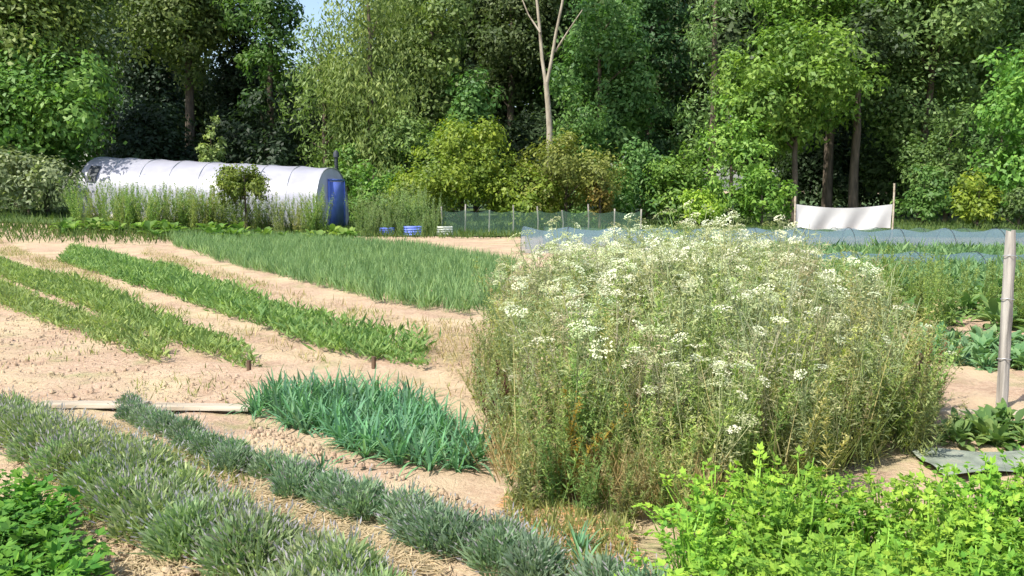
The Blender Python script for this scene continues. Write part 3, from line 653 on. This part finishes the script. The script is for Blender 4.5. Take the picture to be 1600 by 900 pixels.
# lavender rows
for x, y, f in along([(-80, 632), (0, 668), (100, 714), (200, 766), (340, 846), (460, 915), (580, 990)], .14, .05):
    for q in range(2): plant('lavender', 'lavender_bush', 'bushy grey green lavender plant in the wide lavender row', 'lavender', 'plants of the wide lavender row', x + random.gauss(0, .075), y + random.gauss(0, .075), LAV, random.uniform(.66, .8))
for x, y, f in along([(195, 636), (330, 706), (500, 772), (650, 836), (790, 868), (920, 915), (1020, 970)], .115, .04):
    if random.random() < .62: plant('lavender', 'lavender_bush', 'small grey lavender clump in the narrow row beside the leek bed', 'lavender', 'plants of the narrow lavender row', x, y, (.215, .325, .20), .45 + .24 * f)
    else: plant('leek', 'leek_plant', 'small blue green plant between the clumps of the narrow lavender row', 'leek', 'leeks in the narrow lavender row', x, y, TEAL, .4 + .2 * f)
    if f > .45: plant('leek', 'leek_plant', 'small blue green plant between the clumps of the narrow lavender row', 'leek', 'leeks in the narrow lavender row', x + random.gauss(.1, .08), y + random.gauss(.08, .08), TEAL, .5)
# blue green leek bed
for q in fill([(385, 640), (500, 684), (600, 722), (725, 745), (765, 700), (655, 635), (540, 612), (430, 612)], 0.105, ROWD, .115):
    plant('leek', 'leek_plant', 'blue green strap leaved plant in the dense bed beside the flower patch', 'leek', 'leeks in the dense blue green bed', q[0], q[1], jitcol((.14, .295, .17), .15), random.uniform(.62, .82))
# far big bed: a carpet of thin leaves set in rows
FAR = [(262, 376), (280, 389), (380, 420), (515, 457), (650, 486), (760, 492), (805, 415), (640, 388), (420, 372)]
def far_bed():
    Q = np.array(fill(FAR, .16, ROWD, .34, .3)); g = np.random.default_rng(9); n = 26; P = np.repeat(Q, n, 0); m = len(P)
    P = np.column_stack([P + g.normal(size=(m, 2)) * .05, np.full(m, -.01)]); P[:, 2] += H(P[:, 0], P[:, 1]); b = MB(); D = unit(np.column_stack([g.normal(size=(m, 2)) * .38, np.ones(m)]))
    b.leaves(P, D, rdir(m, g), g.uniform(.16, .38, m), g.uniform(.012, .024, m), np.clip(np.repeat(g.uniform(.2, .8, len(Q)), n) + g.normal(size=m) * .15, 0, 1), .1, .5)
    tag(obj('onion_bed', b.mesh('onion_bed', M['crop']), None, (.195, .33, .14)), 'wide far bed of thin green onion leaves in close rows', kind='stuff')
far_bed()
# leafy rows
def leafy_row(pix, sp, label, group, c, sc, spc=None, kind='leafy', name='chard_plant'):
    for q in fill(pix, sp, ROWD, spc): plant(kind, name, label, 'vegetable', group, q[0], q[1], c, sc * random.uniform(.85, 1.15))
def crop_row(pix, label, c, seed, hgt, wd, gap=.08):
    """one continuous strip of small leaves; its plants grow into each other"""
    Q = np.array(fill(pix, .105, ROWD, .11, .35)); g = np.random.default_rng(seed); o0 = Q.mean(0)
    wob = np.sin(Q[:, 0] * 2.7 + seed) * np.sin(Q[:, 1] * 3.9); Q = Q[(wob < 1 - gap * 4) | (g.random(len(Q)) < .35)]; n = 22; m = len(Q) * n
    hq = hgt * (1 + .3 * np.sin(Q[:, 0] * 5.1 + Q[:, 1] * 3.3 + seed)) * g.uniform(.6, 1.25, len(Q)); P = np.repeat(Q, n, 0) + g.normal(size=(m, 2)) * .045; hh = np.repeat(hq, n)
    D = unit(np.column_stack([g.normal(size=(m, 2)) * .75, np.full(m, .8)])); z0 = g.uniform(0, .55, m) * hh
    t = thing('crop_row', label, 'crop row', (o0[0], o0[1], 0)); b = MB()
    b.leaves(np.column_stack([P - o0, H(P[:, 0], P[:, 1]) + z0 - .01]), D, unit(rdir(m, g) + (0, 0, .8)), hh * g.uniform(.35, .8, m), g.uniform(.5, 1.2, m) * wd, np.clip(np.repeat(g.uniform(.15, .85, len(Q)), n) + g.normal(size=m) * .18, 0, 1), .15, .5)
    o = obj('foliage', b.mesh('crop_foliage', M['crop']), t, c); o['kind'] = 'stuff'
crop_row([(110, 391), (260, 418), (400, 468), (520, 506), (665, 542), (660, 574), (520, 556), (400, 508), (260, 462), (95, 410)], 'wide green crop row between the two long straw paths', (.18, .32, .10), 1, .2, .026)
crop_row([(-30, 400), (130, 447), (260, 502), (385, 546), (394, 580), (260, 536), (130, 481), (-30, 423)], 'olive green crop row ending at the dark peg', (.21, .32, .10), 2, .17, .024, .05)
crop_row([(-30, 440), (130, 493), (250, 542), (258, 570), (130, 525), (-30, 466)], 'short pale green crop row beside the bare soil', (.24, .335, .115), 3, .17, .024)
crop_row([(1180, 455), (1760, 470), (1760, 402), (1180, 402)], 'soft green crop bed in front of the blue net tunnels', (.17, .31, .13), 5, .3, .05, .03)
# right hand beds
leafy_row([(1440, 570), (1720, 590), (1720, 545), (1440, 525)], .24, 'green vegetable in the bed behind the wooden post', 'vegetables behind the post', (.17, .31, .14), 1.1, None, 'lettuce', 'lettuce_plant')
leafy_row([(1490, 700), (1720, 710), (1720, 668), (1485, 662)], .19, 'low green vegetable between the edging board and the grey cloth', 'vegetables by the edging board', (.15, .27, .08), 1.0, None, 'lettuce', 'lettuce_plant')
leafy_row([(1400, 520), (1660, 520), (1660, 440), (1300, 440)], .62, 'broad leaved vegetable in the far bed right of the flower patch', 'vegetables in the far right bed', (.15, .27, .085), 1.9, None, 'lettuce', 'lettuce_plant')
for i in range(34):
    px = random.uniform(1270, 1640); d = random.uniform(9.5, 12.5)
    plant('weed', 'tall_weed', 'olive tall weed growing between the flower patch and the far right bed', 'weed', 'weeds right of the flower patch', X(px, d), d, (.2, .3, .085), random.uniform(.6, .85))
# the wild flower patch
WP = [(800, 752), (900, 772), (1100, 795), (1290, 762), (1425, 695), (1405, 600), (1310, 540), (1000, 520), (792, 545), (785, 640)]
LC = 'tall white flowering wild carrot in the tangled flower patch'
def patch_h(x, y):           # lower towards the front and towards the right end
    px = 800 + x / y * F; e = sm(4.5, 5.9, np.array(y + .15 * math.sin(x * 5)))
    return float((.66 + .34 * e) * np.interp(px, [740, 800, 1000, 1180, 1260, 1350, 1450], [.85, .92, 1.0, 1.0, .95, .9, .82]))
PC = [(.32, .385, .19), (.29, .375, .17), (.37, .39, .22)]
for q in fill(WP, .30, (1, .2), .30, .35):
    px = 800 + q[0] / q[1] * F; white = random.random() < np.interp(px, [750, 900, 1180, 1240, 1450], [.5, .95, .95, .22, .06]) * np.interp(q[1], [5.0, 6.0, 6.8], [.3, .85, 1.1]); k = patch_h(*q)
    if white: plant('carrot', 'wild_carrot', LC, 'wild carrot', 'wild carrots of the flower patch', q[0], q[1], random.choice(PC), random.uniform(.7, 1.1) * k, .2)
    else: plant('seedcarrot', 'wild_carrot', 'wild carrot mostly gone to green seed in the tangled flower patch', 'wild carrot', 'seeding wild carrots of the flower patch', q[0], q[1], random.choice(PC), random.uniform(.62, 1.1) * k, .2)
for q in fill([(860, 600), (1200, 600), (1230, 545), (1000, 522), (850, 540)], .28, (1, .1), .28, .4):
    plant('carrot', 'wild_carrot', LC, 'wild carrot', 'wild carrots of the flower patch', q[0], q[1], random.choice(PC), random.uniform(.95, 1.12) * patch_h(*q), .2)
for px, py in ((778, 575), (776, 610), (780, 655), (788, 700), (798, 735), (768, 640), (812, 775), (860, 785), (930, 800), (990, 812), (1440, 700), (1446, 670), (1430, 640), (765, 560), (1050, 820)):
    for k in range(3):
        q = G(px + random.gauss(0, 14), py + random.gauss(0, 9)); plant('weed', 'edge_weed', 'low sprawling weed at the ragged edge of the flower patch', 'weed', 'weeds at the edge of the flower patch', q[0], q[1], random.choice([(.2, .31, .09), (.27, .31, .12)]), random.uniform(.28, .6), .2)
FRONT = [(800, 755), (900, 776), (1100, 800), (1290, 762), (1425, 695), (1395, 650), (1150, 735), (900, 735), (790, 715)]
for q in fill(WP, .36, (1, -.3), .36, .4) + fill(FRONT, .2, (1, -.3), .2, .4):
    plant('weed', 'tall_weed', 'bushy olive weed among the wild carrots of the flower patch', 'weed', 'weeds among the wild carrots', q[0], q[1], random.choice([(.27, .36, .11), (.345, .36, .145), (.22, .34, .10)]), random.uniform(.7, 1.05) * patch_h(*q), .2)
for px, py, c, lb in ((785, 700, (.10, .045, .03), 'dark reddish brown withered plant at the flower patch corner'), (1050, 720, (.22, .13, .07), 'dead brown weed in the front of the flower patch'), (1160, 700, (.24, .15, .08), 'pinkish brown dead weed in the middle of the flower patch'), (1440, 660, (.25, .15, .07), 'russet dead weed at the right side of the flower patch'), (880, 775, (.34, .26, .04), 'yellowing weed at the front corner of the flower patch')):
    for _ in range(1): p = G(px, py); plant('weed', 'withered_weed', lb, 'weed', None, p[0], p[1], c, .55, .02)
# lime green celery bed, lower right
for y in np.arange(2.1, 4.05, .225):
    for x in np.arange(.56 if y < 2.9 else .72, 3.1, .23):
        if x > 2.55 and y < 2.9 and False: continue
        plant('celery', 'celery_plant', 'lime green celery plant in the lush front bed', 'celery', 'celery plants in the front bed', x + random.gauss(0, .05) + (.12 if y > 3.6 else 0), y + random.gauss(0, .05), random.choice([(.19, .39, .05), (.17, .37, .045), (.22, .40, .05)]), random.uniform(.76, .94), .13)
# strawberries, lower left
for q in fill([(-200, 770), (0, 780), (55, 790), (100, 850), (118, 900), (125, 1010), (-260, 1010)], .2, ROWD, .2, .2):
    plant('strawberry', 'strawberry_plant', 'low vivid green strawberry plant beside the lavender path', 'strawberry', 'strawberry plants of the corner bed', q[0], q[1], (.085, .245, .035), random.uniform(.85, 1.15), .12)
# weeds round the polytunnel
for i in range(140):
    px = 118 + (505 - 118) * random.random(); d = random.uniform(30.5, 33.8)
    plant('weed', 'tunnel_weed', 'tall yellowish weed growing along the front of the polytunnel', 'weed', 'weeds along the polytunnel', X(px, d), d, random.choice([(.2, .31, .085), (.17, .3, .08), (.25, .32, .11)]), random.uniform(1.0, 1.5))
for i in range(44):
    px = random.uniform(550, 690); d = random.uniform(30.9, 35)
    plant('weed', 'tunnel_weed', 'pale green tall weed between the polytunnel and the yellow shrub', 'weed', 'weeds right of the polytunnel', X(px, d), d, (.2, .3, .12), random.uniform(.6, 1.0) if d < 32 else random.uniform(1.2, 1.7))
for i in range(46):
    px = random.uniform(100, 560); d = random.uniform(27.5, 30.5)
    plant('cabbage', 'marrow_plant', 'bright leafy plant along the far edge of the field', 'vegetable', 'plants along the far field edge', X(px, d), d, (.12, .24, .05), random.uniform(1.4, 2.2))

# ------------------------------------------------------------------ grass, straw, stones: nobody could count them
def blades(name, label, pts, L, W, color, mat, up=1.0, n_each=1):
    g = np.random.default_rng(len(pts)); P = np.repeat(np.asarray(pts, float), n_each, 0); n = len(P); P = np.column_stack([P[:, 0] + g.normal(size=n) * .03, P[:, 1] + g.normal(size=n) * .03, np.zeros(n)]); P[:, 2] = H(P[:, 0], P[:, 1]) - .005 + (0 if up else .012)
    D = unit(rdir(n, g) * np.array((1, 1, .3)) * (.6 if up else 1) + np.array((0, 0, up)));
    if not up: D[:, 2] = g.normal(size=n) * .08; P[:, 2] += g.uniform(0, .012, n)
    b = MB(); b.leaves(P, D, rdir(n, g) if up else np.tile((0, 0, 1.), (n, 1)), g.uniform(*L, n), g.uniform(*W, n), g.uniform(0, 1, n), .1, .35)
    return tag(obj(name, b.mesh(name, M[mat]), None, color), label, kind='stuff')
def scatter(n, pix):
    poly = [G(*q) for q in pix]; P = np.array(poly); lo, hi = P.min(0), P.max(0); out = []
    while len(out) < n:
        q = lo + (hi - lo) * rng.random(2)
        if inside(poly, *q): out.append(q)
    return out
ROWS_PATHS = [([(230, 388), (500, 468), (650, 500), (750, 545), (745, 610), (650, 530), (500, 490), (220, 398)], 3500), ([(0, 382), (130, 420), (260, 480), (390, 515), (560, 580), (740, 610), (740, 640), (560, 590), (390, 535), (130, 440), (0, 398)], 3500),
              ([(100, 640), (200, 672), (330, 735), (500, 800), (700, 900), (620, 900), (400, 770), (250, 705)], 2600), ([(0, 700), (60, 750), (130, 900), (340, 900), (200, 805), (90, 742)], 1100), ([(790, 775), (990, 820), (1000, 920), (900, 920), (800, 820)], 2600), ([(640, 500), (760, 510), (760, 620), (660, 560)], 1600), ([(-40, 430), (250, 560), (400, 590), (390, 640), (60, 632), (-40, 600)], 1100)]
pts = [q for pl, n in ROWS_PATHS for q in scatter(n, pl)]
blades('dry_straw', 'loose dry straw strewn over the garden paths', pts, (.04, .16), (.004, .010), (.52, .42, .25), 'straw', 0)
pts = [q for pl, n in ROWS_PATHS[:2] + ROWS_PATHS[5:6] for q in scatter(n // 5, pl)]
blades('dry_grass', 'dry yellow grass tufts along the straw paths', pts, (.05, .17), (.006, .012), (.42, .36, .15), 'straw', 1.0)
pts = [q for pl, n in ROWS_PATHS for q in scatter(n // 3, pl) if math.sin(q[0] * 2.3 + 1.3 * math.sin(q[1] * 1.9)) + .4 * math.sin(q[0] * 7 + q[1] * 5) > .25]
blades('path_weeds', 'thin light green weeds creeping over the paths', pts, (.03, .11), (.006, .014), (.27, .31, .11), 'crop', 1.0, 2)
pts = scatter(12000, WP)
blades('patch_grass', 'tangled green grass at the foot of the flower patch', pts, (.15, .5), (.006, .013), (.22, .285, .075), 'crop', 1.0)
pts = scatter(1100, WP)
blades('patch_stalks', 'tall straw coloured dry stalks all through the flower patch', pts, (.45, .95), (.005, .010), (.42, .38, .17), 'straw', 2.2)
pts = scatter(1500, [(780, 760), (900, 790), (1130, 830), (1110, 760), (850, 730), (770, 700)])
blades('patch_dry_grass', 'dry tan grass along the front edge of the flower patch', pts, (.15, .42), (.004, .009), (.42, .32, .14), 'straw', 1.0)
pts = np.column_stack([rng.uniform(-34, 34, 26000), 29.5 + rng.random(26000) ** 1.4 * 14]); pts = np.vstack([pts, np.column_stack([rng.uniform(-26, -7.5, 5200), 25.5 + rng.random(5200) ** .6 * 4.2])])
blades('verge_grass', 'rough green grass verge before the wood', pts, (.12, .4), (.02, .045), (.09, .155, .04), 'crop', 1.0)
def pebbles():
    pl = ROWS_PATHS[6][0]; P = np.array(scatter(900, pl) + scatter(500, [(390, 655), (780, 800), (980, 900), (880, 900), (600, 735), (390, 690)]) + scatter(350, ROWS_PATHS[3][0]))
    b = MB(); ang = np.array([(1, 0), (.5, .87), (-.5, .87), (-1, 0), (-.5, -.87), (.5, -.87)])
    for q in P:
        r = abs(rng.normal()) * .009 + .005; k = ang * r * rng.uniform(.7, 1.2, (6, 1)); V = np.vstack([np.column_stack([q + k, np.full(6, -.012)]), np.column_stack([q + k * .7, np.full(6, r * .7 - .004) + rng.normal(size=6) * r * .15])])
        b.add(V, [[i, (i + 1) % 6, 6 + (i + 1) % 6, 6 + i] for i in range(6)] + [[6, 7, 8, 9], [6, 9, 10, 11]], rng.random())
    tag(obj('soil_clods', b.mesh('soil_clods', M['soil']), None), 'small dry clods lying on the bare soil', kind='stuff')
pebbles()
pts = scatter(1800, [(795, 775), (900, 800), (985, 850), (990, 905), (900, 890), (820, 830)])
blades('fallen_leaves', 'dry orange leaves scattered before the flower patch', pts, (.03, .07), (.018, .036), (.55, .33, .15), 'straw', 0)
print('objects', len(bpy.data.objects), 'unique faces', sum(len(m.polygons) for m in bpy.data.meshes))
